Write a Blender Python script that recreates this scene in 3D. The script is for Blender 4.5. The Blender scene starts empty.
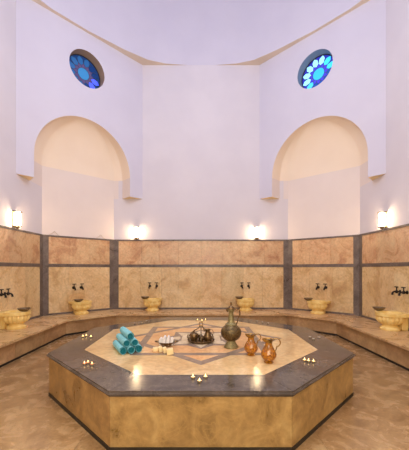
import bpy, bmesh, math, random
from mathutils import Vector, Matrix
from mathutils.geometry import tessellate_polygon
random.seed(7)
PI = math.pi
scene = bpy.context.scene
C = scene.collection

# ------------------------------------------------------------------ helpers
def lin(c):
    return tuple((x/12.92 if x <= .04045 else ((x+.055)/1.055)**2.4) for x in [v/255 for v in c]) + (1.0,)

def link(name, bm, mat, parent=None, smooth=None, mats=None):
    me = bpy.data.meshes.new(name)
    bm.normal_update()
    bm.to_mesh(me); bm.free()
    for m in (mats or [mat]): me.materials.append(m)
    o = bpy.data.objects.new(name, me); C.objects.link(o)
    if smooth is not None:
        me.polygons.foreach_set('use_smooth', [True]*len(me.polygons))
        if smooth < 180:
            try: me.set_sharp_from_angle(angle=math.radians(smooth))
            except Exception: pass
    if parent: o.parent = parent
    return o

def thing(name, label, cat, loc=(0,0,0), rotz=0, group=None):
    o = bpy.data.objects.new(name, None); C.objects.link(o)
    o.empty_display_size = .05
    o.location = loc; o.rotation_euler = (0,0,rotz)
    o['label'] = label; o['category'] = cat
    if group: o['group'] = group
    return o

def tag(o, label, cat, group=None):
    o['label'] = label; o['category'] = cat
    if group: o['group'] = group
    return o

def struct(name, bm, mat, smooth=None, label=None, mats=None):
    o = link(name, bm, mat, None, smooth, mats); o['kind'] = 'structure'
    if label: o['label'] = label
    return o

def dup(root, loc, rotz=0, label=None, group=None):
    r = root.copy(); C.objects.link(r); r.location = loc; r.rotation_euler = (0,0,rotz)
    if label: r['label'] = label
    if group: r['group'] = group
    for ch in list(root.children):
        c = ch.copy(); C.objects.link(c); c.parent = r
        for g in list(ch.children):
            d = g.copy(); C.objects.link(d); d.parent = c
    return r

def box(bm, c, s, rot=None, bev=0, seg=2):
    t = bmesh.new()
    bmesh.ops.create_cube(t, size=1)
    bmesh.ops.scale(t, vec=Vector(s), verts=t.verts)
    if bev: bmesh.ops.bevel(t, geom=list(t.edges), offset=bev, segments=seg, affect='EDGES', profile=.5)
    M = Matrix.Translation(Vector(c))
    if rot is not None: M = M @ (rot.to_4x4() if hasattr(rot,'to_4x4') else rot)
    bmesh.ops.transform(t, matrix=M, verts=t.verts)
    join(bm, t)

def join(bm, t):
    mp = {}
    for v in t.verts: mp[v] = bm.verts.new(v.co)
    for f in t.faces:
        try: nf = bm.faces.new([mp[v] for v in f.verts]); nf.smooth = f.smooth; nf.material_index = f.material_index
        except ValueError: pass
    t.free()

def lathe(bm, prof, n=32, c=(0,0,0), rfun=None, close=True):
    """prof = [(r,z)]; rfun(angle, r, z) -> r"""
    rings = []
    c = Vector(c)
    for r, z in prof:
        if r < 1e-5: rings.append([bm.verts.new(c+Vector((0,0,z)))])
        else:
            ring = []
            for i in range(n):
                a = 2*PI*i/n; rr = rfun(a, r, z) if rfun else r
                ring.append(bm.verts.new(c+Vector((rr*math.cos(a), rr*math.sin(a), z))))
            rings.append(ring)
    for k in range(len(rings)-1):
        A, B = rings[k], rings[k+1]
        for i in range(n):
            j = (i+1) % n
            if len(A) == 1 and len(B) == 1: continue
            if len(A) == 1: bm.faces.new([A[0], B[j], B[i]])
            elif len(B) == 1: bm.faces.new([A[i], A[j], B[0]])
            else: bm.faces.new([A[i], A[j], B[j], B[i]])
    if close:
        if len(rings[0]) > 1: bm.faces.new(list(reversed(rings[0])))
        if len(rings[-1]) > 1: bm.faces.new(rings[-1])

def smooth_pts(pts, n=6):
    """Catmull-Rom through pts (tuples of any length)"""
    P = [Vector(p) for p in pts]; out = []
    for i in range(len(P)-1):
        p0 = P[max(i-1,0)]; p1 = P[i]; p2 = P[i+1]; p3 = P[min(i+2,len(P)-1)]
        for k in range(n):
            t = k/n
            out.append(.5*((2*p1)+(p2-p0)*t+(2*p0-5*p1+4*p2-p3)*t*t+(3*p1-p0-3*p2+p3)*t**3))
    out.append(P[-1]); return out

def tube(bm, pts, r, n=8, closed=False):
    P = [Vector(p) for p in pts]; m = len(P)
    R = r if isinstance(r, (list,tuple)) else [r]*m
    up = Vector((0,0,1)); rings = []; prev = None
    for i in range(m):
        if closed: t = P[(i+1)%m]-P[i-1]
        else: t = P[min(i+1,m-1)]-P[max(i-1,0)]
        t.normalize()
        if prev is None:
            a = up if abs(t.z) < .9 else Vector((1,0,0)); u = t.cross(a).normalized()
        else:
            u = (prev - t*prev.dot(t)).normalized()
        prev = u; v = t.cross(u)
        rings.append([bm.verts.new(P[i]+(u*math.cos(2*PI*k/n)+v*math.sin(2*PI*k/n))*R[i]) for k in range(n)])
    for i in range(m if closed else m-1):
        A, B = rings[i], rings[(i+1)%m]
        for k in range(n): bm.faces.new([A[k], A[(k+1)%n], B[(k+1)%n], B[k]])
    if not closed:
        bm.faces.new(list(reversed(rings[0]))); bm.faces.new(rings[-1])

def prism(bm, poly, z0, z1):
    a = [bm.verts.new((x,y,z0)) for x,y in poly]; b = [bm.verts.new((x,y,z1)) for x,y in poly]
    n = len(poly)
    bm.faces.new(list(reversed(a))); bm.faces.new(b)
    for i in range(n): bm.faces.new([a[i], a[(i+1)%n], b[(i+1)%n], b[i]])

def fill(bm, loops, fn):
    """triangulated polygon with holes; loops of 2D points; fn maps 2D to 3D"""
    L = [[Vector((p[0],p[1],0)) for p in lp] for lp in loops]
    tris = tessellate_polygon(L)
    flat = [p for lp in L for p in lp]
    vs = [bm.verts.new(fn(p.x,p.y)) for p in flat]
    for t in tris:
        try: bm.faces.new([vs[i] for i in t])
        except ValueError: pass

def fix(bm):
    bmesh.ops.recalc_face_normals(bm, faces=bm.faces)

# ------------------------------------------------------------------ materials
def newmat(name):
    m = bpy.data.materials.new(name); m.use_nodes = True
    nt = m.node_tree; b = nt.nodes['Principled BSDF']
    return m, nt, b

def simple(name, col, rough=.5, metal=0, spec=.5, noise=0, nscale=20, bump=0, trans=0, emit=None, es=0, coat=0, col2=None):
    m, nt, b = newmat(name)
    b.inputs['Base Color'].default_value = lin(col)
    b.inputs['Roughness'].default_value = rough
    b.inputs['Metallic'].default_value = metal
    b.inputs['Specular IOR Level'].default_value = spec
    b.inputs['Transmission Weight'].default_value = trans
    b.inputs['Coat Weight'].default_value = coat
    if emit:
        b.inputs['Emission Color'].default_value = lin(emit); b.inputs['Emission Strength'].default_value = es
    if noise or bump or col2:
        tc = nt.nodes.new('ShaderNodeTexCoord'); nz = nt.nodes.new('ShaderNodeTexNoise')
        nz.inputs['Scale'].default_value = nscale; nz.inputs['Detail'].default_value = 6
        nt.links.new(tc.outputs['Object'], nz.inputs['Vector'])
        if noise or col2:
            rp = nt.nodes.new('ShaderNodeValToRGB')
            a = lin(col); c2 = lin(col2) if col2 else tuple(x*(1-noise) for x in a[:3])+(1,)
            rp.color_ramp.elements[0].position = .35; rp.color_ramp.elements[1].position = .65
            rp.color_ramp.elements[0].color = c2; rp.color_ramp.elements[1].color = a
            nt.links.new(nz.outputs['Fac'], rp.inputs['Fac']); nt.links.new(rp.outputs['Color'], b.inputs['Base Color'])
        if bump:
            bp = nt.nodes.new('ShaderNodeBump'); bp.inputs['Strength'].default_value = bump; bp.inputs['Distance'].default_value = .01
            nt.links.new(nz.outputs['Fac'], bp.inputs['Height']); nt.links.new(bp.outputs['Normal'], b.inputs['Normal'])
    return m

def marble(name, cols, scale=1.2, rough=.25, vein=None, veinamt=.5, tint=False, fine=18, rvar=.1, bump=.05, spec=.5):
    m, nt, b = newmat(name)
    N = nt.nodes.new; Lk = nt.links.new
    tc = N('ShaderNodeTexCoord')
    n1 = N('ShaderNodeTexNoise'); n1.inputs['Scale'].default_value = scale; n1.inputs['Detail'].default_value = 9; n1.inputs['Roughness'].default_value = .62; n1.inputs['Distortion'].default_value = .9
    Lk(tc.outputs['Object'], n1.inputs['Vector'])
    rp = N('ShaderNodeValToRGB'); cr = rp.color_ramp
    cr.elements[0].position = .3; cr.elements[0].color = lin(cols[0])
    cr.elements[1].position = .72; cr.elements[1].color = lin(cols[-1])
    for i, c in enumerate(cols[1:-1]):
        e = cr.elements.new(.3+.42*(i+1)/(len(cols)-1)); e.color = lin(c)
    Lk(n1.outputs['Fac'], rp.inputs['Fac'])
    col = rp.outputs['Color']
    # fine grain
    n2 = N('ShaderNodeTexNoise'); n2.inputs['Scale'].default_value = fine; n2.inputs['Detail'].default_value = 5
    Lk(tc.outputs['Object'], n2.inputs['Vector'])
    mr = N('ShaderNodeMapRange'); mr.inputs['From Min'].default_value = .3; mr.inputs['From Max'].default_value = .7
    mr.inputs['To Min'].default_value = .86; mr.inputs['To Max'].default_value = 1.1
    Lk(n2.outputs['Fac'], mr.inputs['Value'])
    mx = N('ShaderNodeMix'); mx.data_type = 'RGBA'; mx.blend_type = 'MULTIPLY'; mx.inputs['Factor'].default_value = 1
    Lk(col, mx.inputs['A']); Lk(mr.outputs['Result'], mx.inputs['B']); col = mx.outputs['Result']
    if vein:
        n3 = N('ShaderNodeTexNoise'); n3.inputs['Scale'].default_value = scale*1.6; n3.inputs['Detail'].default_value = 7; n3.inputs['Distortion'].default_value = 1.6
        mp = N('ShaderNodeMapping'); mp.inputs['Location'].default_value = (3.1,7.7,1.3); Lk(tc.outputs['Object'], mp.inputs['Vector']); Lk(mp.outputs['Vector'], n3.inputs['Vector'])
        vr = N('ShaderNodeValToRGB'); e = vr.color_ramp.elements
        e[0].position = .475; e[0].color = (0,0,0,1); e[1].position = .525; e[1].color = (0,0,0,1)
        k = e.new(.5); k.color = (1,1,1,1)
        Lk(n3.outputs['Fac'], vr.inputs['Fac'])
        ml = N('ShaderNodeMath'); ml.operation = 'MULTIPLY'; ml.inputs[1].default_value = veinamt; Lk(vr.outputs['Color'], ml.inputs[0])
        m2 = N('ShaderNodeMix'); m2.data_type = 'RGBA'; Lk(ml.outputs[0], m2.inputs['Factor']); Lk(col, m2.inputs['A']); m2.inputs['B'].default_value = lin(vein)
        col = m2.outputs['Result']
    if tint:
        at = N('ShaderNodeAttribute'); at.attribute_name = 'tint'
        m3 = N('ShaderNodeMix'); m3.data_type = 'RGBA'; m3.blend_type = 'MULTIPLY'; m3.inputs['Factor'].default_value = 1
        Lk(col, m3.inputs['A']); Lk(at.outputs['Color'], m3.inputs['B']); col = m3.outputs['Result']
    Lk(col, b.inputs['Base Color'])
    r2 = N('ShaderNodeMapRange'); r2.inputs['From Min'].default_value = .3; r2.inputs['From Max'].default_value = .7
    r2.inputs['To Min'].default_value = max(.02, rough-rvar); r2.inputs['To Max'].default_value = rough+rvar
    Lk(n1.outputs['Fac'], r2.inputs['Value']); Lk(r2.outputs['Result'], b.inputs['Roughness'])
    b.inputs['Specular IOR Level'].default_value = spec
    if bump:
        bp = N('ShaderNodeBump'); bp.inputs['Strength'].default_value = bump; bp.inputs['Distance'].default_value = .02
        Lk(n1.outputs['Fac'], bp.inputs['Height']); Lk(bp.outputs['Normal'], b.inputs['Normal'])
    return m

def plaster(name, col, col2):
    m = simple(name, col, rough=.85, spec=.2, nscale=1.3, col2=col2)
    return m

M_white = plaster('plaster_white', (216,211,219), (211,206,215))
M_lav = plaster('plaster_upper', (210,207,222), (206,203,219))
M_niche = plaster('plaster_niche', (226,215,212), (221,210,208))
M_cream = plaster('plaster_cream', (238,223,206), (234,218,201))  # cream paint, with the vault's warm glow added to the colour
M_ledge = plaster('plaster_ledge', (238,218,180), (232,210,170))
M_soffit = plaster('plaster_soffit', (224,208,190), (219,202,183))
M_clad = marble('clad_marble', [(188,150,106),(214,182,134),(224,196,150),(232,208,168)], scale=1.5, rough=.3, vein=(184,140,98), veinamt=.45, tint=True)
M_clad_up = marble('clad_marble_pink', [(178,130,98),(204,164,124),(216,182,140),(226,198,158)], scale=1.9, rough=.3, vein=(186,126,92), veinamt=.5, tint=True)
M_strip = marble('grey_strip', [(84,74,70),(106,94,88),(124,112,104)], scale=3, rough=.35, vein=(160,148,138), veinamt=.25)
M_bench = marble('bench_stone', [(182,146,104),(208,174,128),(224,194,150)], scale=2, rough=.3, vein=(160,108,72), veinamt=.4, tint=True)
M_riser = marble('riser_stone_shaded', [(142,110,76),(172,138,98),(196,162,118)], scale=1.8, rough=.4, vein=(150,100,70), veinamt=.4, tint=True)  # bench stone darkened in colour, as the shaded face below the lit seat
M_dark = simple('shadow_strip_wick', (34,26,22), rough=.7)  # black tone for the bench shadow line and candle wicks
M_floor = marble('floor_marble', [(140,108,72),(162,128,88),(180,146,104),(196,164,122)], scale=4.2, rough=.24, vein=(124,92,60), veinamt=.3, tint=True, spec=.4, fine=34, rvar=.12)
M_plat_side = marble('platform_side', [(122,94,52),(166,132,80),(198,166,108)], scale=2.6, rough=.35, vein=(196,160,96), veinamt=.3, tint=True)
M_plat_dark = marble('platform_border', [(68,60,54),(88,78,70),(106,95,86)], scale=2.5, rough=.15, vein=(136,122,110), veinamt=.25, rvar=.05, bump=.02, spec=.42)
M_plat_light = marble('platform_inlay', [(202,164,112),(224,190,138),(236,208,160)], scale=1.6, rough=.13, vein=(204,150,90), veinamt=.35, rvar=.05, bump=.02)
M_band = marble('platform_band', [(124,108,96),(146,128,114),(164,146,130)], scale=3, rough=.14, rvar=.05, bump=.02)
M_plat_pink = marble('platform_star', [(218,162,110),(232,182,128),(240,200,150)], scale=2, rough=.14, vein=(196,126,76), veinamt=.35, rvar=.05, bump=.02)
M_plat_pale = marble('platform_pale', [(214,190,156),(228,208,176),(236,220,194)], scale=2, rough=.14, rvar=.05, bump=.02)
M_base = simple('dark_base', (52,44,32), rough=.6, noise=.4, nscale=6)
M_basin = simple('basin_marble', (246,220,146), rough=.35, nscale=9, col2=(230,192,110))
M_bronze = simple('aged_bronze', (138,110,74), rough=.38, metal=.8, nscale=40, col2=(84,64,42))
M_tap = simple('dark_brass', (38,31,28), rough=.4, metal=.6)
M_bowl = simple('hammered_metal', (150,134,110), rough=.4, metal=.75, nscale=60, col2=(112,96,76), bump=.3)
M_silver = simple('old_silver', (140,124,100), rough=.3, metal=.9, nscale=50, col2=(90,76,58))
M_ewer = simple('engraved_ewer', (128,106,66), rough=.38, metal=.7, nscale=55, col2=(66,56,40), bump=.5)
M_ewer_pale = simple('pale_ewer', (158,144,100), rough=.45, metal=.55, nscale=60, col2=(112,104,70), bump=.4)
M_gold = simple('antique_gold', (190,150,80), rough=.3, metal=.85, nscale=50, col2=(120,88,44))
M_amber = simple('amber_glass', (222,152,44), rough=.06, trans=.55, nscale=45, col2=(164,96,20), coat=.4, bump=.25)
M_towel = simple('teal_towel', (150,208,216), rough=.95, spec=.1, nscale=90, col2=(122,192,203), bump=.4)
M_towel_shade = simple('teal_towel_end_shade', (40,132,146), rough=.95, spec=.1, nscale=80, col2=(26,100,116), bump=.7)  # same cloth, darkened in colour for the shaded roll ends
M_soap = simple('cream_soap', (240,218,168), rough=.5, nscale=10, col2=(232,206,150))
M_cloth = simple('white_cloth', (236,230,224), rough=.9, nscale=40, col2=(222,214,208), bump=.3)
M_wax = simple('tea_light_wax', (255,226,170), rough=.5, emit=(255,205,120), es=.9)
M_wax_off = simple('unlit_wax', (240,232,220), rough=.5)
M_waxr = simple('red_wax', (214,120,90), rough=.5, emit=(255,140,90), es=.5)
M_cup = simple('tea_light_cup', (196,176,140), rough=.3, metal=.8)
M_flame = simple('flame', (255,220,150), emit=(255,206,130), es=6)
M_lampglass = simple('lamp_glass', (255,240,215), rough=.4, emit=(255,222,172), es=46)
M_lampmetal = simple('lamp_metal', (150,128,98), rough=.35, metal=.7)
M_lead = simple('lead_came', (40,42,60), rough=.5)
M_wire = simple('pale_wire', (196,180,160), rough=.6)
M_reveal_cool = simple('reveal_cool_light', (132,146,168), rough=.8)  # plaster reveal with cool outside light put into its colour
M_reveal_warm = simple('reveal_warm_light', (172,146,122), rough=.8)  # same plaster, warm light put into its colour
# stained glass: face colour attribute feeds base and emission
def glassmat():
    m, nt, b = newmat('stained_glass')
    at = nt.nodes.new('ShaderNodeAttribute'); at.attribute_name = 'pane'
    nt.links.new(at.outputs['Color'], b.inputs['Base Color']); nt.links.new(at.outputs['Color'], b.inputs['Emission Color'])
    b.inputs['Emission Strength'].default_value = 1.0; b.inputs['Roughness'].default_value = .12
    return m
M_pane = glassmat()

def set_tint(bm, groups, lo=.92, hi=1.06):
    """groups: list of lists of faces, each given one random tint"""
    ly = bm.loops.layers.float_color.new('tint') if 'tint' not in bm.loops.layers.float_color else bm.loops.layers.float_color['tint']
    for g in groups:
        v = random.uniform(lo, hi); w = v*random.uniform(.96,1.03)
        for f in g:
            for lp in f.loops: lp[ly] = (v, w, w*random.uniform(.985,1.0), 1)

# ------------------------------------------------------------------ plan
FZ = -.04
BK = 4.40; SD = 4.205; RE = -5.8
def mir(p): return (-p[0], p[1])
Lc1, Lc2 = (-2.70, BK), (-SD, 3.08)
Uc1, Uc2 = (-1.815, BK), (-SD, 2.01)
R1, R2 = (-SD, -4.3), (-2.7, RE)
low = [R1, Lc2, Lc1, mir(Lc1), mir(Lc2), mir(R1)]      # left-front ... right-front (open at the rear)
Z_LEDGE, Z_SPRING, Z_TOP = 3.77, 4.33, 7.92

def offset_line(pts, d):
    """offset open polyline towards the room (room is on the right-hand side walking along pts)"""
    out = []
    P = [Vector(p) for p in pts]
    for i in range(len(P)):
        ns = []
        if i > 0: t = (P[i]-P[i-1]).normalized(); ns.append(Vector((t.y,-t.x)))
        if i < len(P)-1: t = (P[i+1]-P[i]).normalized(); ns.append(Vector((t.y,-t.x)))
        if len(ns) == 1: out.append(P[i]+ns[0]*d)
        else:
            b = (ns[0]+ns[1]).normalized(); out.append(P[i]+b*(d/b.dot(ns[0])))
    return [tuple(v) for v in out]

def band(bm, pts, z0, z1, d0, d1, cuts=None, bev=0):
    """solid band along an open polyline between offsets d0..d1; optionally cut to slabs of length ~cuts with tint"""
    A = offset_line(pts, d0); B = offset_line(pts, d1)
    groups = []
    for i in range(len(pts)-1):
        a0, a1, b0, b1 = map(Vector, (A[i], A[i+1], B[i], B[i+1]))
        n = 1 if not cuts else max(1, round((b1-b0).length/cuts))
        ts = [k/n for k in range(n+1)]
        for k in range(1, n): ts[k] += random.uniform(-.12,.12)/n
        for k in range(n):
            q = [a0.lerp(a1, ts[k]), a0.lerp(a1, ts[k+1]), b0.lerp(b1, ts[k+1]), b0.lerp(b1, ts[k])]
            if cuts and n > 1:
                g = .002/ max(.01,(b1-b0).length)
                q[2] = b0.lerp(b1, ts[k+1]-(g if k < n-1 else 0)); q[3] = b0.lerp(b1, ts[k]+(g if k > 0 else 0))
            before = set(bm.faces)
            prism(bm, [tuple(v) for v in q], z0, z1)
            groups.append([f for f in bm.faces if f not in before])
    fix(bm)
    if cuts: set_tint(bm, groups)
    else: set_tint(bm, [list(bm.faces)], 1, 1)

# ------------------------------------------------------------------ floor, walls, ceiling
bm = bmesh.new()
groups = []
T = 1.15
rnd = random.Random(3)
for i in range(-5, 5):
    for j in range(-6, 5):
        x0, y0 = i*T, j*T
        off = .5*T if j % 2 else 0
        vs = [bm.verts.new((x, y, FZ)) for x, y in ((x0+off+.002,y0+.002),(x0+off+T-.002,y0+.002),(x0+off+T-.002,y0+T-.002),(x0+off+.002,y0+T-.002))]
        groups.append([bm.faces.new(vs)])
set_tint(bm, groups, .9, 1.06)
u = [bm.verts.new(p) for p in ((-7,-8,FZ-.004),(7,-8,FZ-.004),(7,7,FZ-.004),(-7,7,FZ-.004))]
f = bm.faces.new(u); set_tint(bm, [[f]], .55, .56)
struct('floor', bm, M_floor, label='mottled brown marble paving of the hamam floor')

def flatwall(name, pts3, mat):
    bm = bmesh.new(); bm.faces.new([bm.verts.new(p) for p in pts3]); return struct(name, bm, mat)

# plaster walls
bm = bmesh.new()
for s in (-1, 1): pass
bm.faces.new([bm.verts.new(p) for p in ((-2.7,BK,FZ),(2.7,BK,FZ),(2.7,BK,Z_SPRING),(1.815,BK,Z_SPRING),(1.815,BK,Z_TOP),(-1.815,BK,Z_TOP),(-1.815,BK,Z_SPRING),(-2.7,BK,Z_SPRING))])
W_back = struct('wall_back', bm, M_white)

WALLS = {}
for side, s in (('left', -1), ('right', 1)):
    P = lambda x, y: (x if s < 0 else -x, y)
    # side wall: lower part up to the ledge further back, full height nearer
    bm = bmesh.new()
    bm.faces.new([bm.verts.new((-s*-SD if False else s*SD, y, z)) for y, z in ((-4.3,FZ),(3.08,FZ),(3.08,Z_SPRING),(2.01,Z_SPRING),(2.01,Z_TOP),(-3.4,Z_TOP),(-3.4,Z_SPRING),(-4.3,Z_SPRING))])
    WALLS[side] = struct('wall_'+side, bm, M_white)
    # lower corner wall
    a, b = P(*Lc2), P(*Lc1)
    WALLS['corner_'+side] = flatwall('wall_back_'+side, [(*a,FZ),(*b,FZ),(*b,Z_SPRING),(*a,Z_SPRING)], M_niche)
    # upper corner wall with arched opening and round window
    cx, cy, r = -3.035, 3.1775, 1.287
    tx, ty = -1/math.sqrt(2), -1/math.sqrt(2); nx, ny = -1/math.sqrt(2), 1/math.sqrt(2)
    def W(u, v, z):
        p = P(cx+tx*u+nx*v, cy+ty*u+ny*v); return (p[0], p[1], z)
    WALLS['map_'+side] = W
    NA = 28
    arch = [(-r*math.cos(PI*k/NA), Z_SPRING + r*math.sin(PI*k/NA)) for k in range(NA+1)]
    outer = [(-1.727,Z_LEDGE),(-r,Z_LEDGE)] + arch + [(r,Z_LEDGE),(1.653,Z_LEDGE),(1.653,Z_TOP),(-1.727,Z_TOP)]
    wz, wr = 6.95, .48
    hole = [(wr*math.cos(2*PI*k/40), wz+wr*math.sin(2*PI*k/40)) for k in range(40)]
    bm = bmesh.new()
    fill(bm, [outer, hole], lambda x, z: W(x, 0, z)); fix(bm)
    up = struct('wall_upper_'+side, bm, M_lav)
    WALLS['upper_'+side] = up
    # niche: plan polyline in (u, v)
    plan = [(-r,0),(-r,.445),(-1.10,.627),(.896,.758),(r,.368),(r,0)]
    fine = []
    for i in range(len(plan)-1):
        for k in range(8):
            t = k/8; fine.append((plan[i][0]+(plan[i+1][0]-plan[i][0])*t, plan[i][1]+(plan[i+1][1]-plan[i][1])*t))
    fine.append(plan[-1])
    raw = list(fine)
    for _ in range(0):
        fine = [fine[0]]+[((fine[i-1][0]+2*fine[i][0]+fine[i+1][0])/4, (fine[i-1][1]+2*fine[i][1]+fine[i+1][1])/4) for i in range(1,len(fine)-1)]+[fine[-1]]
    bm = bmesh.new()
    rows = []
    for z in (Z_LEDGE, Z_SPRING): rows.append([bm.verts.new(W(u*.9995, v*.9995, z)) for u, v in raw])
    for i in range(len(fine)-1): bm.faces.new([rows[0][i], rows[0][i+1], rows[1][i+1], rows[1][i]])
    link('niche_wall', bm, M_niche, up, smooth=30)
    bm = bmesh.new(); rows = []
    for k in range(15):
        ph = PI/2*k/14*.998
        rows.append([bm.verts.new(W(u*math.cos(ph), v*math.cos(ph), Z_SPRING+r*math.sin(ph))) for u, v in fine])
    for k in range(14):
        for i in range(len(fine)-1): bm.faces.new([rows[k][i], rows[k][i+1], rows[k+1][i+1], rows[k+1][i]])
    link('niche_vault', bm, M_cream, up, smooth=60)
    # soffit of the overhang
    bm = bmesh.new()
    outline = [(-1.727,0),(-1.10-.03+.0,.627+.02),(.896,.758+.01),(1.653,0)] + [p for p in reversed(fine)]
    # outline lies between the lower wall and the niche plan
    lowp = [(-1.727,0)]
    lowp = [(-1.727,0), (-1.10,.627), (.896,.758), (1.653,0)]
    fill(bm, [lowp + [(u*.9995,v*.9995) for u,v in reversed(raw)]], lambda u, v: W(u, v, Z_LEDGE)); fix(bm)
    link('overhang_soffit', bm, M_ledge, up)
    # reveal of the round window
    bm = bmesh.new()
    RV = .27
    ra = [bm.verts.new(W(wr*math.cos(2*PI*k/40), 0, wz+wr*math.sin(2*PI*k/40))) for k in range(40)]
    rb = [bm.verts.new(W(wr*math.cos(2*PI*k/40), RV+.06, wz+wr*math.sin(2*PI*k/40))) for k in range(40)]
    for k in range(40): bm.faces.new([ra[k], ra[(k+1)%40], rb[(k+1)%40], rb[k]])
    link('window_reveal', bm, M_reveal_warm if s < 0 else M_reveal_cool, up, smooth=60)
    # stained glass
    bm = bmesh.new()
    ly = bm.loops.layers.float_color.new('pane')
    def fc(pts, col, st=1.0):
        f = bm.faces.new([bm.verts.new(W(x, RV, wz+z)) for x, z in pts]); c = lin(col)
        for lp in f.loops: lp[ly] = (c[0]*st, c[1]*st, c[2]*st, 1)
    NP = 12
    def pol(rr, a): return (.94*rr*math.cos(a), .94*rr*math.sin(a))
    for k in range(NP):
        a = 2*PI*k/NP; h = PI/NP
        # direction in the picture: u grows to picture-left on the left wall, picture-right on the right wall
        px = -math.cos(a) if s < 0 else math.cos(a)
        pz = math.sin(a)
        if s > 0:
            t = (.55*(-px)+.85*pz)      # outside light painted into the panes, bright to upper left
            outer_c = (150,222,244) if t > .35 else ((70,190,232) if t > -.35 else (24,72,152))
            if px > .75 and pz > -.3: outer_c = (60,196,236)
            inner_c, mid_c, wedge = (48,170,222), (60,58,186), (42,46,158)
        else:
            outer_c = (34,80,132) if px < .45 else (16,46,98)
            if px > .8 and -.7 < pz < .2: outer_c = (70,90,232)  # bright spot of outside light put into the pane colour
            inner_c, mid_c, wedge = (42,108,160), (70,60,98), (22,50,98)
        fc([(0,0), pol(.17,a-h), pol(.17,a+h)], inner_c)
        fc([pol(.17,a-h), pol(.235,a-h*.9), pol(.30,a), pol(.235,a+h*.9), pol(.17,a+h)], mid_c)
        fc([pol(.235,a+h*.9), pol(.30,a), pol(.42,a+h*.25), pol(.505,a+h), pol(.42,a+h*1.75), pol(.30,a+2*h), pol(.235,a+h*1.1)], outer_c)
        fc([pol(.30,a), pol(.42,a+h*.25), pol(.505,a+h), pol(.512,a+h*.5), pol(.514,a), pol(.512,a-h*.5), pol(.505,a-h), pol(.42,a-h*.25)], wedge)
    win = struct('window_1' if s < 0 else 'window_2', bm, M_pane, label='round stained glass window in the upper %s corner wall, %s' % (side, 'deep blue' if s < 0 else 'brightly lit cyan'))
    bm = bmesh.new()
    tube(bm, [W(.47*math.cos(2*PI*k/40), RV-.01, wz+.47*math.sin(2*PI*k/40)) for k in range(40)], .014, 6, closed=True)
    tube(bm, [W(.16*math.cos(2*PI*(k+.5)/12), RV-.006, wz+.16*math.sin(2*PI*(k+.5)/12)) for k in range(12)], .004, 5, closed=True)
    for k in range(12):
        a = 2*PI*(k+.5)/12
        tube(bm, [W(*(lambda q: (q[0], RV-.006, wz+q[1]))(pol(rr, a+da))) for rr, da in ((.17,0),(.235,-.03),(.30,-PI/12),(.42,-PI/12*.75),(.5,0))], .004, 5)
        tube(bm, [W(*(lambda q: (q[0], RV-.006, wz+q[1]))(pol(rr, a+da))) for rr, da in ((.235,.03),(.30,PI/12),(.42,PI/12*.75),(.5,0))], .004, 5)
    link('window_frame', bm, M_lead, win, smooth=60)

# rear walls (behind the camera)
bm = bmesh.new()
rear = [(SD,-4.3),(2.7,RE),(-2.7,RE),(-SD,-4.3)]
for i in range(3):
    a, b = rear[i], rear[i+1]
    bm.faces.new([bm.verts.new(p) for p in ((*a,FZ),(*b,FZ),(*b,Z_TOP),(*a,Z_TOP))])
for s in (-1,1):
    bm.faces.new([bm.verts.new((s*SD,y,z)) for y,z in ((-4.3,Z_SPRING),(-3.4,Z_SPRING),(-3.4,Z_TOP),(-4.3,Z_TOP))])
struct('wall_front', bm, M_white)

# ceiling ring + drum + dome
EA, EB = 4.20, 4.375
ND = 64
half = [(-.42,4.399),(-1.1,4.325),(-1.60,4.17),(-2.2,3.765),(-2.98,3.115),(-3.62,2.46),(-4.02,1.88),(-4.12,1.2),(-4.19,.5)]
top_l = half + [(x,-y) for x,y in reversed(half)]
ell = [(-x,y) for x,y in reversed(top_l)] ; ell = top_l + [(-x,y) for x,y in reversed(top_l)]
ell = list(reversed(ell)); ND = len(ell)
bm = bmesh.new()
octo = [(-4.3,RE-.1),(4.3,RE-.1),(4.3,2.06),(1.86,4.5),(-1.86,4.5),(-4.3,2.06)]
fill(bm, [octo, ell], lambda x, y: (x, y, Z_TOP)); fix(bm)
struct('ceiling', bm, M_soffit, label='cream flat soffit ring below the dome')
bm = bmesh.new(); rows = []
prof = [(1,Z_TOP),(1,Z_TOP+1.2),(1,Z_TOP+2.2)] + [(math.cos(PI/2*k/12), Z_TOP+2.2+3.2*math.sin(PI/2*k/12)) for k in range(1,12)]
for q, z in prof: rows.append([bm.verts.new((x*q, y*q, z)) for x, y in ell])
for k in range(len(rows)-1):
    for i in range(ND): bm.faces.new([rows[k][i], rows[k][(i+1)%ND], rows[k+1][(i+1)%ND], rows[k+1][i]])
t = bm.verts.new((0,0,Z_TOP+5.4))
for i in range(ND): bm.faces.new([rows[-1][i], rows[-1][(i+1)%ND], t])
dome = struct('ceiling_dome', bm, M_lav, smooth=40, label='pale lavender drum and dome above the hall')

# ------------------------------------------------------------------ marble cladding and grey trims
Z_B, Z_M0, Z_M1, Z_T = .36, 1.655, 1.74, 2.465
PW = .155
def seg_trim(a, b, ta, tb):
    a, b = Vector(a), Vector(b); d = (b-a).normalized()
    return [tuple(a+d*ta), tuple(b-d*tb)]
segs = [('left', low[0], low[1], 0, PW), ('corner_left', low[1], low[2], PW, PW), ('back', low[2], low[3], PW, PW),
        ('corner_right', low[3], low[4], PW, PW), ('right', low[4], low[5], PW, 0)]
for nm, a, b, ta, tb in segs:
    par = W_back if nm == 'back' else WALLS[nm]
    pts = seg_trim(a, b, ta, tb)
    bm = bmesh.new(); band(bm, pts, Z_B, Z_M0, .001, .03, cuts=.62); link('lower_marble_panel', bm, M_clad, par)
    bm = bmesh.new(); band(bm, pts, Z_M1, Z_T, .001, .03, cuts=.62); link('upper_marble_panel', bm, M_clad_up, par)
def trimband(name, pts, z0, z1, d, label):
    bm = bmesh.new(); band(bm, pts, z0, z1, .001, d); return struct(name, bm, M_strip, label=label)
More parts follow.
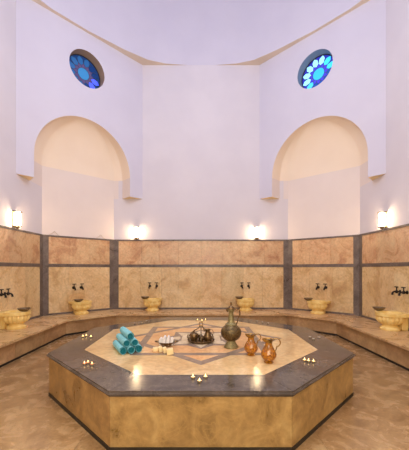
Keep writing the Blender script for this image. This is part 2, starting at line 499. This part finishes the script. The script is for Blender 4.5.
trimband('trim_1', low, Z_T, Z_T+.045, .045, 'thin grey stone coping on top of the marble cladding')
trimband('trim_2', low, Z_M0, Z_M1, .038, 'grey stone band halfway up the marble cladding')
trimband('trim_3', low, Z_B, Z_B+.05, .04, 'grey stone strip at the foot of the marble cladding')
for k, i in enumerate((1,2,3,4)):
    p0 = seg_trim(low[i], low[i-1], 0, 0); 
    a = Vector(low[i]); b = Vector(low[i-1]); c = Vector(low[i+1])
    pts = [tuple(a+(b-a).normalized()*PW), tuple(a), tuple(a+(c-a).normalized()*PW)]
    for z0, z1 in ((Z_B+.05, Z_M0), (Z_M1, Z_T)): pass
    bm = bmesh.new()
    band(bm, pts, Z_B+.05, Z_M0, .001, .034); band(bm, pts, Z_M1, Z_T, .001, .034)
    struct('trim_%d' % (4+k), bm, M_strip, label='vertical dark grey stone strip in the wall corner')

# ------------------------------------------------------------------ stone bench
bench = thing('stone_bench', 'continuous beige marble bench running along the foot of the clad walls', 'bench')
fr = [(-3.25,-4.2),(-3.25,2.48),(-2.33,3.38),(2.33,3.38),(3.25,2.48),(3.25,-4.2)]
wl = offset_line([(-SD,-4.2)]+low[1:5]+[(SD,-4.2)], .002)
def ring(bm, outer, inner, z0, z1, cuts=None):
    groups = []
    for i in range(len(outer)-1):
        a0,a1,b0,b1 = map(Vector,(outer[i],outer[i+1],inner[i],inner[i+1]))
        n = 1 if not cuts else max(1, round((b1-b0).length/cuts))
        for k in range(n):
            e = 0 if n == 1 else .003/(b1-b0).length
            t0, t1 = k/n+(e if k else 0), (k+1)/n-(e if k < n-1 else 0)
            before = set(bm.faces)
            prism(bm, [tuple(a0.lerp(a1,t0)),tuple(a0.lerp(a1,t1)),tuple(b0.lerp(b1,t1)),tuple(b0.lerp(b1,t0))], z0, z1)
            groups.append([f for f in bm.faces if f not in before])
    fix(bm); set_tint(bm, groups, .9, 1.06)
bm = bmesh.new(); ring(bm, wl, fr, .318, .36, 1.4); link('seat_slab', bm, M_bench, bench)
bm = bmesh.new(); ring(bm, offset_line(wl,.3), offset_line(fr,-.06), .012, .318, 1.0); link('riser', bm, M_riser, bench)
bm = bmesh.new(); ring(bm, offset_line(wl,.3), offset_line(fr,-.085), FZ, .012); link('shadow_plinth', bm, M_dark, bench)  # shadow line at the floor, put in as a dark strip

# ------------------------------------------------------------------ octagonal platform
PH = .51; A = 2.0
def octa(ap): 
    R = ap/math.cos(PI/8); return [(R*math.cos(PI/8+PI/4*k), R*math.sin(PI/8+PI/4*k)) for k in range(8)]
plat = thing('octagonal_platform', 'large octagonal marble massage platform in the middle of the room', 'platform')
def octring(bm, ao, ai, z0, z1, cuts=True):
    O, I = octa(ao), octa(ai); groups = []
    for k in range(8):
        j = (k+1)%8; before = set(bm.faces)
        a0,a1,b0,b1 = map(Vector,(O[k],O[j],I[k],I[j]))
        e = .002/(a1-a0).length
        prism(bm, [tuple(a0.lerp(a1,e)),tuple(a1.lerp(a0,e)),tuple(b1.lerp(b0,e)),tuple(b0.lerp(b1,e))], z0, z1)
        groups.append([f for f in bm.faces if f not in before])
    fix(bm); set_tint(bm, groups, .92, 1.06)
bm = bmesh.new(); octring(bm, A-.03, A-.4, 0, PH-.05); link('side_panel', bm, M_plat_side, plat)
bm = bmesh.new(); octring(bm, A-.024, A-.4, FZ, .003); link('base_strip', bm, M_base, plat)
AI = 1.58
bm = bmesh.new()
octring(bm, A, AI, PH-.05, PH)
bmesh.ops.remove_doubles(bm, verts=bm.verts, dist=.0001)
es = [e for e in bm.edges if len(e.link_faces)==2 and all(abs(v.co.z) > 0 for v in e.verts) and abs(e.verts[0].co.z-e.verts[1].co.z) < 1e-5
      and min(max(abs(v.co.x*math.cos(PI/4*k)+v.co.y*math.sin(PI/4*k)) for k in range(8)) for v in e.verts) > A-.01]
bmesh.ops.bevel(bm, geom=es, offset=.02, segments=3, affect='EDGES')
link('border_slab', bm, M_plat_dark, plat, smooth=35)
bm = bmesh.new(); prism(bm, octa(AI-.001), PH-.05, PH-.001); fix(bm); link('inlaid_top', bm, M_plat_light, plat)
# star inlay: very thin bands set in the top
def star_pts(R):   # octagram {8/2} outline (two squares), vertices alternate
    h = R/math.sqrt(2); ri = h/math.cos(PI/8)
    out = []
    for k in range(16):
        a = PI/8*k; rr = R if k % 2 == 0 else ri
        out.append((rr*math.cos(a), rr*math.sin(a)))
    return out
RS, BW = 1.28, .105
bm = bmesh.new(); prism(bm, star_pts(RS-BW*1.2), PH-.01, PH-.0006); fix(bm); link('star_field', bm, M_plat_pink, plat)
bm = bmesh.new()
for q, rot in ((0,0),(1,PI/4)):
    h = RS/math.sqrt(2)
    for k in range(4):
        M = Matrix.Rotation(rot+k*PI/2, 2)
        pts = [M@Vector(p) for p in ((h,-h),(h,h),(h-BW,h-BW),(h-BW,-h+BW))]
        prism(bm, [tuple(p) for p in pts], PH-.01, PH-.0002+.0001*q)
fix(bm); link('star_band', bm, M_band, plat)
bm = bmesh.new(); prism(bm, star_pts(.62), PH-.01, PH-.0004); fix(bm); link('centre_star', bm, M_band, plat)
bm = bmesh.new(); 
prism(bm, [(x*.30,y*.30) for x,y in ((1,1),(-1,1),(-1,-1),(1,-1))], PH-.01, PH-.00015)
for k in range(8):
    a = PI/4*k
    p = [(.36*math.cos(a-.30),.36*math.sin(a-.30)),(.56*math.cos(a),.56*math.sin(a)),(.36*math.cos(a+.30),.36*math.sin(a+.30)),(.32*math.cos(a),.32*math.sin(a))]
    prism(bm, p, PH-.01, PH-.0002)
fix(bm); link('centre_inlay', bm, M_plat_pale, plat)

# ------------------------------------------------------------------ wall sconces
def make_sconce():
    t = thing('wall_sconce', '', 'wall lamp', group=None)
    # local frame: -y points into the room, back plate on y=0, z from 0 up
    bm = bmesh.new(); box(bm, (0,-.012,.19), (.11,.02,.38), bev=.004); link('back_plate', bm, M_lampmetal, t)
    bm = bmesh.new(); box(bm, (0,-.085,.352), (.125,.15,.018), bev=.004); link('top_bracket', bm, M_lampmetal, t)
    bm = bmesh.new(); box(bm, (0,-.085,.03), (.11,.14,.018), bev=.004); lathe(bm, [(0,-.035),(.018,-.03),(.03,-.01),(.045,.0),(.05,.022)], 16, (0,-.085,0)); link('bottom_bracket', bm, M_lampmetal, t, smooth=40)
    bm = bmesh.new(); lathe(bm, [(.052,.04),(.056,.06),(.056,.32),(.052,.342)], 20, (0,-.09,0)); link('lamp_glass', bm, M_lampglass, t, smooth=40)
    return t
sc0 = make_sconce()
ZS = 2.53
spots = [(-1.99, BK-.001, 0, 'lit wall sconce on the back wall above the left basin'),
         (1.72, BK-.001, 0, 'lit wall sconce on the back wall above the right basin'),
         (-SD+.001, 1.93, PI/2, 'lit wall sconce on the left side wall'),
         (SD-.001, 2.02, -PI/2, 'lit wall sconce on the right side wall')]
for i, (x, y, rz, lb) in enumerate(spots):
    g = 'wall sconces above the marble cladding'
    if i == 0: sc0.location = (x,y,ZS); sc0.rotation_euler = (0,0,rz); sc0['label'] = lb; sc0['group'] = g
    else: dup(sc0, (x,y,ZS), rz, lb, g)

# ------------------------------------------------------------------ basins, bowls, taps
def make_basin():
    t = thing('marble_basin', '', 'basin')
    bm = bmesh.new(); lathe(bm, [(.0,0),(.185,0),(.19,.012),(.19,.035),(.175,.05),(.15,.065),(.138,.085),(.15,.1)], 40); link('foot', bm, M_basin, t, smooth=40)
    def rib(a, r, z): return r*(1+.05*math.cos(a*18))
    prof = [(.12,.09)] + [tuple(p) for p in smooth_pts([(.16,.098),(.215,.13),(.248,.175),(.25,.215),(.235,.245)], 4)] + [(.2,.25)]
    bm = bmesh.new(); lathe(bm, prof, 160, rfun=rib); link('bowl', bm, M_basin, t, smooth=60)
    # rim: D shape reaching back to the wall (+y)
    bm = bmesh.new()
    ro = [(.275*math.cos(a), .275*math.sin(a)) for a in [PI+PI*k/24 for k in range(25)]] + [(.275,.30),(-.275,.30)]
    ri = [(.215*math.cos(a), .215*math.sin(a)) for a in [2*PI*k/32 for k in range(32)]]
    for z, flip in ((.245,0),(.30,1)):
        fill(bm, [ro, ri], lambda x, y: (x, y, z))
    vo = [[bm.verts.new((x,y,z)) for x,y in ro] for z in (.245,.30)]
    for i in range(len(ro)): j=(i+1)%len(ro); bm.faces.new([vo[0][i],vo[0][j],vo[1][j],vo[1][i]])
    ins = [(.215,.30),(.205,.24),(.16,.18),(.08,.15),(0,.145)]
    lathe(bm, ins, 32, close=False)
    bmesh.ops.remove_doubles(bm, verts=bm.verts, dist=.0005); fix(bm)
    link('rim', bm, M_basin, t, smooth=30)
    bm = bmesh.new(); box(bm, (0,.235,.125), (.26,.13,.25), bev=.01); link('wall_block', bm, M_basin, t)
    t.scale = (.97,.97,1.17)
    return t
def make_tap():
    t = thing('tap', '', 'tap')
    # -y into the room; origin at wall
    bm = bmesh.new(); lathe(bm, [(0,0),(.03,0),(.032,.008),(.024,.016),(0,.017)], 16); bmesh.ops.rotate(bm, matrix=Matrix.Rotation(PI/2,3,'X'), verts=bm.verts, cent=(0,0,0)); link('wall_flange', bm, M_tap, t, smooth=40)
    bm = bmesh.new(); tube(bm, smooth_pts([(0,-.01,0),(0,-.06,.002),(0,-.11,.0),(0,-.135,-.02),(0,-.14,-.055)],5), [.014]*14+[.016,.017,.017,.018,.018,.02,.02], 10); lathe(bm, [(0,-.03),(.02,-.024),(.026,0),(.02,.024),(0,.03)], 12, (0,-.065,.0)); link('spout', bm, M_tap, t, smooth=60)
    bm = bmesh.new(); tube(bm, [(0,-.065,.02),(0,-.065,.06),(0,-.068,.085)], [.011,.009,.012], 8); tube(bm, [(-.04,-.068,.082),(-.02,-.068,.086),(.02,-.068,.086),(.04,-.068,.082)], [.011,.008,.008,.011], 8); link('handle', bm, M_tap, t, smooth=60)
    t.scale = (1.2,1.2,1.2)
    return t
def make_tas():
    t = thing('metal_bowl', '', 'bowl')
    bm = bmesh.new(); prof = [(0,0),(.045,0),(.075,.015),(.1,.04),(.11,.058),(.106,.058),(.095,.04),(.07,.02),(.04,.009),(0,.008)]
    lathe(bm, prof, 32, close=False); link('body', bm, M_bowl, t, smooth=60)
    bm = bmesh.new(); tube(bm, [(.109*math.cos(2*PI*k/32),.109*math.sin(2*PI*k/32),.058) for k in range(32)], .004, 6, closed=True); link('rim', bm, M_silver, t, smooth=60)
    t.scale = (1.12,1.12,1.12)
    return t
b0, t0, w0 = make_basin(), make_tap(), make_tas()
cd = Vector(Lc1)-Vector(Lc2); ang = math.atan2(cd.y, cd.x)      # direction of the left corner wall
nrmL = Vector((math.sin(ang), -math.cos(ang)))                   # towards the room
def corner_pt(x, s, d):
    t = (abs(x)-2.7)/(SD-2.7); p = Vector(Lc1).lerp(Vector(Lc2), t) + nrmL*d
    return (p.x if s < 0 else -p.x, p.y)
DW = .335
cl, cr_ = corner_pt(3.52,-1,DW), corner_pt(3.46,1,DW)
basins = [((-1.45, BK-DW), 0, 'back wall, left of the bronze ewer', 'back wall left'),
          ((1.33, BK-DW), 0, 'back wall, right of the bronze ewer', 'back wall right'),
          (cl, ang, 'left corner wall between two grey strips', 'left corner wall'),
          (cr_, -ang, 'right corner wall between two grey strips', 'right corner wall'),
          ((-SD+DW, 1.50), PI/2, 'left side wall below the sconce', 'left side wall'),
          ((SD-DW, 1.36), -PI/2, 'right side wall below the sconce', 'right side wall')]
SB = 1.0
for i, ((x, y), rz, where, short) in enumerate(basins):
    lb = 'fluted yellow marble basin on the bench at the ' + where
    g = 'fluted marble basins on the bench'
    if i == 0: b0.location = (x,y,.36); b0.rotation_euler = (0,0,rz); b0['label'] = lb; b0['group'] = g
    else: dup(b0, (x,y,.36), rz, lb, g)
    R = Matrix.Rotation(rz, 2)
    for q, dx in enumerate((-.105, .105)):
        p = Vector((x,y)) + R@Vector((dx - (.02 if x < 0 else -.03), DW-.029))
        zt = 1.125 if i == 5 else 1.075
        if i == 5: p.y += .06
        lbt = '%s dark brass tap above the basin at the %s' % (('left' if q == 0 else 'right'), where)
        if i == 0 and q == 0: t0.location = (p.x,p.y,zt); t0.rotation_euler = (0,0,rz); t0['label'] = lbt; t0['group'] = 'wall taps above the basins'
        else: dup(t0, (p.x,p.y,zt), rz, lbt, 'wall taps above the basins')
    off = {0:(-.205,-.06),1:(-.2,-.08),2:(-.13,-.14),3:(-.235,-.05),4:(.0,-.16),5:(-.27,-.06)}[i]
    p = Vector((x,y)) + R@Vector(off)
    lbw = 'small metal bath bowl on the basin at the ' + where.split(',')[0].replace(' below the sconce','').replace(' between two grey strips','') + ({0:', left basin',1:', right basin'}.get(i,''))
    if i == 0: w0.location = (p.x,p.y,0.712); w0['label'] = lbw; w0['group'] = 'bath bowls on the basin rims'
    else: dup(w0, (p.x,p.y,0.712), rz, lbw, 'bath bowls on the basin rims')

# ------------------------------------------------------------------ rolled towels
def towel_mesh(L=.46, R=.049, seed=0):
    rd = random.Random(seed)
    bm = bmesh.new(); n = 30; m = 10
    ph = rd.uniform(0, 6)
    rows = []
    for j in range(m+1):
        y = L*j/m
        edge = .9 if j in (0, m) else (.97 if j in (1, m-1) else 1)
        rows.append([bm.verts.new((R*edge*(1+.025*math.sin(3*2*PI*k/n+ph+j*.5))*math.cos(2*PI*k/n), y, R+R*edge*(1+.025*math.sin(3*2*PI*k/n+ph+j*.5))*math.sin(2*PI*k/n))) for k in range(n)])
    for j in range(m):
        for k in range(n): bm.faces.new([rows[j][k], rows[j][(k+1)%n], rows[j+1][(k+1)%n], rows[j+1][k]])
    for row, y, dy in ((rows[0], 0, .012), (rows[m], L, -.012)):
        c = [bm.verts.new((v.co.x*.8, y+dy, R+(v.co.z-R)*.8)) for v in row]
        for k in range(n): bm.faces.new([row[k], row[(k+1)%n], c[(k+1)%n], c[k]])
        bm.faces.new(c).material_index = 1
    fix(bm)
    return bm
def towel_spiral(L=.46, R=.049, seed=0, end=0):
    bm = bmesh.new(); n = 46; turns = 2.6
    rd = random.Random(seed); ph = rd.uniform(0,6)
    for y0, y1 in [((.001,.02),(L-.02,L-.001))[end]]:
        prev = None
        for k in range(n+1):
            t = k/n; a = ph+turns*2*PI*t; r0 = .006+(R*.86-.006)*t; r1 = r0+.0065
            cur = [bm.verts.new((r*math.cos(a), y, R+r*math.sin(a))) for r in (r0, r1) for y in (y0, y1)]
            if prev:
                for i, j in ((0,1),(1,3),(3,2),(2,0)): bm.faces.new([prev[i], prev[j], cur[j], cur[i]])
            else: bm.faces.new([cur[0],cur[1],cur[3],cur[2]])
            prev = cur
        bm.faces.new([prev[0],prev[1],prev[3],prev[2]])
    fix(bm); return bm
ax = Vector((-.22,.42)).normalized(); pr = Vector((ax.y,-ax.x))
rzT = math.atan2(ax.y, ax.x)-PI/2
RT = .049; g0 = Vector((-.985,-.90))
tl = [('bottom row', 'leftmost', 0, 0), ('bottom row', 'middle', 1, 0), ('bottom row', 'rightmost', 2, 0), ('second row', 'left', .5, 1), ('second row', 'right', 1.5, 1), ('top', 'single', 1, 2)]
mats_t = [M_towel]
for i, (row, pos, k, lv) in enumerate(tl):
    p = g0 + pr*(k*.1025) + ax*random.uniform(-.01,.01) + ax*(.012*lv)
    lb = {(0):'leftmost rolled teal towel in the bottom row of the stack',1:'middle rolled teal towel in the bottom row of the stack',2:'rightmost rolled teal towel in the bottom row of the stack',3:'left rolled teal towel in the second row of the stack',4:'right rolled teal towel in the second row of the stack',5:'single rolled teal towel on top of the stack'}[i]
    t = thing('rolled_towel', lb, 'towel', (p.x, p.y, PH+.001+lv*.0855), rzT, 'stack of rolled teal towels')
    link('roll', towel_mesh(.46, RT, i), M_towel, t, smooth=60, mats=[M_towel, M_towel_shade])
    for e in (0, 1): link('rolled_end', towel_spiral(.46, RT, i, e), M_towel_shade, t, smooth=40)

# ------------------------------------------------------------------ bowl of cloths and soaps
def at(px, py, z=PH):
    d = 289*(1.6-z)/(py-269); return ((px-201)/289*d, d-4.56)
bx, by = at(166, 347)
t = thing('serving_bowl', 'low metal bowl with two handles holding white cloths', 'bowl', (bx,by+.06,PH)); t.scale = (1.1,1,1.05)
bm = bmesh.new(); lathe(bm, [(0,0),(.06,0),(.062,.008),(.085,.025),(.105,.05),(.115,.062),(.109,.062),(.098,.05),(.08,.03),(.05,.016),(0,.015)], 32, close=False); link('body', bm, M_silver, t, smooth=50)
for s in (-1,1):
    bm = bmesh.new(); tube(bm, smooth_pts([(s*.108,-.025,.055),(s*.14,-.02,.062),(s*.145,0,.064),(s*.14,.02,.062),(s*.108,.025,.055)],4), .006, 8); link('handle', bm, M_bronze, t, smooth=60)
for k in range(4):
    bm = bmesh.new()
    # upright folded cloth: a rounded wedge, folded edge up
    prof = smooth_pts([(-.018,0),(-.023,.04),(-.018,.095),(0,.118),(.018,.095),(.023,.04),(.018,0)],4)
    L = .085
    a = [bm.verts.new((p.x, -L*(.85 if p.y>.08 else 1), p.y)) for p in prof]; b_ = [bm.verts.new((p.x, L*(.85 if p.y>.08 else 1), p.y)) for p in prof]
    for i in range(len(prof)-1): bm.faces.new([a[i],a[i+1],b_[i+1],b_[i]])
    bm.faces.new(list(reversed(a))); bm.faces.new(b_); bm.faces.new([a[0],b_[0],b_[-1],a[-1]]); fix(bm)
    o = link('folded_cloth', bm, M_cloth, None, smooth=60)
    sx = (-.07+.0465*k); o.location = (bx+sx, by+.06, PH+.022); o.rotation_euler = (0, .09*(k-1.5), .05*(k-1.5))
    if k in (0,3): o.scale = (1,.55,.82)
    else: o.scale = (1,.9,1)
    tag(o, ['leftmost','second from left','third from left','rightmost'][k]+' white folded cloth standing in the metal bowl', 'cloth', 'white cloths in the metal bowl')
sp = [(155.6,351.2,.2,0,.05),(160.3,352,.3,-.22,.07),(164.9,353,.28,-.28,.072),(169.9,354.6,.2,-.12,.075)]
names = ['small leftmost cream soap bar lying in front of the metal bowl','second cream soap bar from the left, leaning in the row','third cream soap bar from the left, leaning in the row','rightmost and largest cream soap bar in the row']
for k, (px, py, rz, tilt, h) in enumerate(sp):
    x, y = at(px, py)
    bm = bmesh.new()
    w = .07 if k < 3 else .085
    box(bm, (0,0,0), (w*(.72 if k in (1,2) else 1),.07,h), bev=.008, seg=3)
    R = Matrix.Rotation(tilt,3,'Y')
    bmesh.ops.rotate(bm, matrix=R, verts=bm.verts, cent=(0,0,0))
    mz = min(v.co.z for v in bm.verts); bmesh.ops.translate(bm, vec=(0,0,-mz), verts=bm.verts)
    o = link('soap_bar', bm, M_soap, None, smooth=40); o.location = (x,y,PH); o.rotation_euler = (0,0,rz)
    tag(o, names[k], 'soap', 'cream soap bars in front of the bowl')

# ------------------------------------------------------------------ tea tray with vessels
tx_, ty_ = 0.0, -.20
t = thing('serving_tray', 'round dark metal carrying tray with triangular overhead handle', 'tray', (tx_,ty_,PH))
bm = bmesh.new(); lathe(bm, [(0,.006),(.15,.006),(.17,.0),(.19,.012),(.205,.026),(.2,.028),(.185,.016),(.15,.012),(0,.012)], 40, close=False); link('plate', bm, M_bronze, t, smooth=40)
bm = bmesh.new(); tube(bm, [(.2*math.cos(2*PI*k/144), .2*math.sin(2*PI*k/144), .03) for k in range(144)], [.005+.0025*math.cos(PI*k/2) for k in range(144)], 6, closed=True)
link('beaded_edge', bm, M_bronze, t, smooth=60)
bm = bmesh.new()
for a in (PI*1.0, 0, PI*1.5):
    c, s = math.cos(a), math.sin(a)
    tube(bm, smooth_pts([(c*.185,s*.185,.02),(c*.175,s*.175,.09),(c*.11,s*.11,.155),(c*.045,s*.045,.195),(c*.012,s*.012,.235)],4), .008, 8)
link('handle_frame', bm, M_silver, t, smooth=60)
bm = bmesh.new(); tube(bm, [(.028*math.cos(2*PI*k/20), 0, .262+.028*math.sin(2*PI*k/20)) for k in range(20)], .006, 8, closed=True); link('ring', bm, M_gold, t, smooth=60)

zT = PH+.0125
def vessel(name, label, cat, loc, rz=0): return thing(name, label, cat, loc, rz)
t = vessel('sugar_pot', 'squat lidded bronze pot with side handle, left on the tray', 'pot', (tx_-.105,ty_-.01,zT))
bm = bmesh.new(); lathe(bm, [(0,0),(.045,0),(.047,.008),(.055,.03),(.062,.06),(.06,.085),(.056,.092)], 28); link('body', bm, M_bronze, t, smooth=50)
bm = bmesh.new(); lathe(bm, [(.066,.09),(.066,.097),(.05,.112),(.022,.124),(.01,.128),(.015,.138),(.012,.15),(0,.155)], 28); link('lid', bm, M_bronze, t, smooth=50)
bm = bmesh.new(); tube(bm, smooth_pts([(-.056,0,.085),(-.09,0,.085),(-.1,0,.06),(-.09,0,.035),(-.055,0,.03)],5), .007, 8); link('handle', bm, M_silver, t, smooth=60)
t = vessel('coffee_pitcher', 'narrow necked bronze pitcher with curved handle, right on the tray', 'pitcher', (tx_+.1,ty_-.01,zT))
bm = bmesh.new(); lathe(bm, [(0,0),(.05,0),(.05,.008),(.062,.03),(.064,.055),(.05,.09),(.036,.12),(.034,.14),(.042,.165),(.046,.172),(.04,.172),(.03,.14),(0,.13)], 28, close=False); link('body', bm, M_bronze, t, smooth=50)
bm = bmesh.new(); tube(bm, smooth_pts([(.04,0,.165),(.075,0,.16),(.083,0,.12),(.075,0,.08),(.058,0,.06)],5), .006, 8); link('handle', bm, M_silver, t, smooth=60)
bm = bmesh.new(); tube(bm, smooth_pts([(-.04,0,.15),(-.058,0,.172),(-.066,0,.182)],4), [.016]*4+[.012]*4+[.007], 8); link('spout', bm, M_bronze, t, smooth=60)
cup0 = None
for k, (dx, dy, lb) in enumerate(((-.012,.07,'dark coffee cup at the back of the tray behind the handle'),(.012,-.085,'dark coffee cup at the front middle of the tray'))):
    if cup0 is None:
        cup0 = t = thing('coffee_cup', lb, 'cup', (tx_+dx,ty_+dy,zT), 0, 'coffee cups on the tray')
        bm = bmesh.new(); lathe(bm, [(0,0),(.02,0),(.022,.006),(.03,.03),(.038,.065),(.035,.065),(.026,.03),(0,.012)], 24, close=False); link('body', bm, M_bronze, t, smooth=50)
        bm = bmesh.new(); tube(bm, [(.037*math.cos(2*PI*q/24),.037*math.sin(2*PI*q/24),.065) for q in range(24)], .003, 6, closed=True); link('rim', bm, M_silver, t, smooth=60)
    else: dup(cup0, (tx_+dx,ty_+dy,zT), 0, lb, 'coffee cups on the tray')

# ------------------------------------------------------------------ large ewer
ex, ey = at(231.5, 348.5)
t = thing('bronze_ewer', 'tall engraved bronze ewer with round body and lidded neck', 'ewer', (ex,ey+.06,PH))
bm = bmesh.new(); lathe(bm, [(0,0),(.096,0),(.098,.012),(.085,.03),(.066,.07),(.052,.092),(.05,.1)], 36, rfun=lambda a,r,z: r*(1+.03*math.cos(8*a))); link('foot', bm, M_ewer_pale, t, smooth=50)
bm = bmesh.new()
prof = [tuple(p) for p in smooth_pts([(.045,.095),(.085,.108),(.125,.15),(.142,.205),(.132,.255),(.1,.295),(.072,.315)],5)]
lathe(bm, prof, 44); link('body', bm, M_ewer, t, smooth=60)
bm = bmesh.new(); lathe(bm, [tuple(p) for p in smooth_pts([(.08,.31),(.078,.328),(.055,.345),(.043,.38),(.036,.43),(.034,.48),(.042,.508),(.05,.52),(.05,.53)],4)], 32); link('neck', bm, M_ewer_pale, t, smooth=60)
bm = bmesh.new(); lathe(bm, [(.046,.53),(.05,.538),(.044,.555),(.026,.572),(.012,.582),(.01,.592),(.016,.604),(.013,.618),(.005,.632),(0,.64)], 28); ld = link('lid', bm, M_bronze, t, smooth=60)
bm = bmesh.new(); tube(bm, smooth_pts([(.045,0,.525),(.085,0,.535),(.118,0,.51),(.122,0,.46),(.1,0,.405),(.088,0,.36),(.078,0,.325)],5), .0085, 8); link('handle', bm, M_bronze, t, smooth=60)
bm = bmesh.new(); tube(bm, smooth_pts([(-.04,0,.5),(-.058,0,.52),(-.068,0,.535)],4), [.016]*4+[.013]*4+[.01], 8); link('spout', bm, M_bronze, t, smooth=60)

# ------------------------------------------------------------------ amber jugs
def make_jug(label, px, py, sc, rz):
    x, y = at(px, py)
    t = thing('amber_jug', label, 'jug', (x,y+.04,PH), rz, 'amber glass jugs')
    t.scale = (sc,sc,sc)
    bm = bmesh.new(); lathe(bm, [(0,0),(.052,0),(.054,.008),(.045,.016),(.038,.024)], 32); link('foot', bm, M_amber, t, smooth=50)
    prof = [tuple(p) for p in smooth_pts([(.036,.022),(.066,.04),(.086,.075),(.084,.11),(.066,.15),(.046,.185),(.038,.21),(.04,.23)],5)]
    bm = bmesh.new(); lathe(bm, prof, 40, rfun=lambda a,r,z: r*(1+.012*math.cos(12*a+z*40))); link('body', bm, M_amber, t, smooth=60)
    def lip(a, r, z): 
        return r*(1+ (.55*max(0,math.cos(a-PI))**3 if z > .235 else 0))
    bm = bmesh.new(); n=32
    lathe(bm, [(.041,.226),(.043,.236),(.047,.25),(.052,.266),(.049,.266),(.042,.25),(.036,.235)], n, rfun=lip, close=False)
    for v in bm.verts:
        if v.co.x < -.045: v.co.z += .35*(-.045-v.co.x)
    link('mouth', bm, M_gold, t, smooth=60)
    bm = bmesh.new(); lathe(bm, [(0,.258),(.035,.256),(.042,.252),(.044,.247)], 24, (.012,0,.004), close=False); link('lid', bm, M_bronze, t, smooth=60)
    bm = bmesh.new(); tube(bm, smooth_pts([(.035,0,.252),(.07,0,.266),(.1,0,.268),(.125,0,.25),(.13,0,.215),(.112,0,.19),(.09,0,.175),(.086,0,.155),(.074,0,.135)],5), .006, 8)
    for p in ((.092,0,.178),(.066,0,.266),(.128,0,.235)): 
        lathe(bm, [(0,-.01),(.009,-.005),(.009,.005),(0,.01)], 8, p)
    link('handle', bm, M_gold, t, smooth=60)
make_jug('amber glass jug nearer the bronze ewer, smaller in view', 251.5, 355.8, .98, .12)
make_jug('amber glass jug in front, farther right and nearer the platform edge', 269.5, 363.5, 1.03, -.05)

# ------------------------------------------------------------------ tea lights
def make_light(lit):
    t = thing('tea_light', '', 'candle')
    bm = bmesh.new(); lathe(bm, [(0,0),(.02,0),(.0215,.003),(.0225,.017),(.0205,.017),(.02,.006)], 20, close=False); link('cup', bm, M_cup, t, smooth=40)
    bm = bmesh.new(); lathe(bm, [(0,.004),(.0198,.004),(.0198,.015),(.012,.0165),(0,.016)], 20, close=False); link('wax', bm, (M_wax_off, M_wax, M_waxr)[lit], t, smooth=40)
    if lit:
        bm = bmesh.new(); lathe(bm, [(0,.016),(.003,.02),(.005,.026),(.003,.034),(0,.042)], 10); link('flame', bm, M_flame, t, smooth=60)
    else:
        bm = bmesh.new(); tube(bm, [(0,0,.015),(.001,0,.022),(.002,0,.026)], .001, 5); link('wick', bm, M_dark, t)
    return t
groups = [
 ('front rim of the platform', [(193,378.2),(199.5,382),(205.5,377.8)], 1),
 ('left corner rim of the platform', [(83,337.2),(86.3,336.4),(91,337.6)], 1),
 ('left front rim of the platform', [(84.5,364.6),(88,363.6),(92,365.2)], 2),
 ('right front rim of the platform', [(304.5,361),(308.5,361.8),(313.5,362.4)], 1),
 ('right corner rim of the platform', [(310,337.6),(313.5,339.6),(319,338)], 0),
 ('far left rim of the platform', [(135,323.8),(141.5,323.4),(146.5,321.6)], 0),
 ('far right rim of the platform', [(257,321.6),(262.6,322.6),(268,323.6)], 0),
 ('far rim behind the tea tray', [(197.5,320.6),(202,321),(205.5,320.4)], 1)]
first = {}
for where, pts, lit in groups:
    for k, (px, py) in enumerate(pts):
        x, y = at(px, py)
        lb = '%s of three %s tea lights on the %s' % (('leftmost','middle','rightmost')[k], ('pale unlit','lit','reddish lit')[lit], where)
        g = 'tea lights on the ' + where
        if lit not in first:
            t = first[lit] = make_light(lit); t.location = (x,y,PH); t['label'] = lb; t['group'] = g
        else: dup(first[lit], (x,y,PH), 0, lb, g)

# ------------------------------------------------------------------ loose wires on the coping
for px, d, z in ((-3.98, 7.83, 0), (-3.02, 8.70, 0)):
    bm = bmesh.new()
    q = corner_pt(abs(px), -1, .025)
    tube(bm, smooth_pts([(q[0]-.10,q[1]-.088,2.515),(q[0]-.03,q[1]-.026,2.58),(q[0],q[1],2.62),(q[0]+.04,q[1]+.035,2.56),(q[0]+.09,q[1]+.079,2.515)],4), .006, 6)
    o = link('loose_wire', bm, M_wire, None, smooth=60)
    tag(o, 'short bent wire on the coping of the left corner wall, near its %s end' % ('left' if px < -3.5 else 'right'), 'wire', 'loose wires on the coping')

# ------------------------------------------------------------------ lights, world, camera
def area(name, loc, size, power, col, rot=(0,0,0), shape='DISK', sy=None):
    l = bpy.data.lights.new(name, 'AREA'); l.shape = shape; l.size = size; l.energy = power; l.color = col
    if sy: l.size_y = sy
    o = bpy.data.objects.new(name, l); C.objects.link(o); o.location = loc; o.rotation_euler = rot
    return o
def ball(name, loc, r, power, col):
    l = bpy.data.lights.new(name, 'POINT'); l.shadow_soft_size = r; l.energy = power; l.color = col
    o = bpy.data.objects.new(name, l); C.objects.link(o); o.location = loc; return o
ball('overhead_fill', (0,-1.2,6.6), .9, 470, (.91,.94,1.0))  # added fill below the dome, an unseen source
area('rear_fill', (0,-5.5,3.0), 3.8, 215, (1.0,.86,.63), (math.radians(80),0,0), 'RECTANGLE', 2.8)  # added warm fill behind the camera; the rear wall has no door
w = bpy.data.worlds.new('World'); scene.world = w; w.use_nodes = True
w.node_tree.nodes['Background'].inputs['Color'].default_value = (.5,.6,.9,1); w.node_tree.nodes['Background'].inputs['Strength'].default_value = .3

cam = bpy.data.cameras.new('camera'); co = bpy.data.objects.new('camera', cam); C.objects.link(co)
cam.sensor_fit = 'HORIZONTAL'; cam.sensor_width = 36; cam.lens = 36*289/409
cam.shift_x = 3.5/409; cam.shift_y = 44/409
cam.clip_start = .02
co.location = (0,-4.56,1.6); co.rotation_euler = (PI/2,0,0)
scene.camera = co
scene.view_settings.view_transform = 'Standard'
scene.view_settings.look = 'None'
scene.view_settings.exposure = 0
scene.cycles.max_bounces = 8
scene.cycles.diffuse_bounces = 5
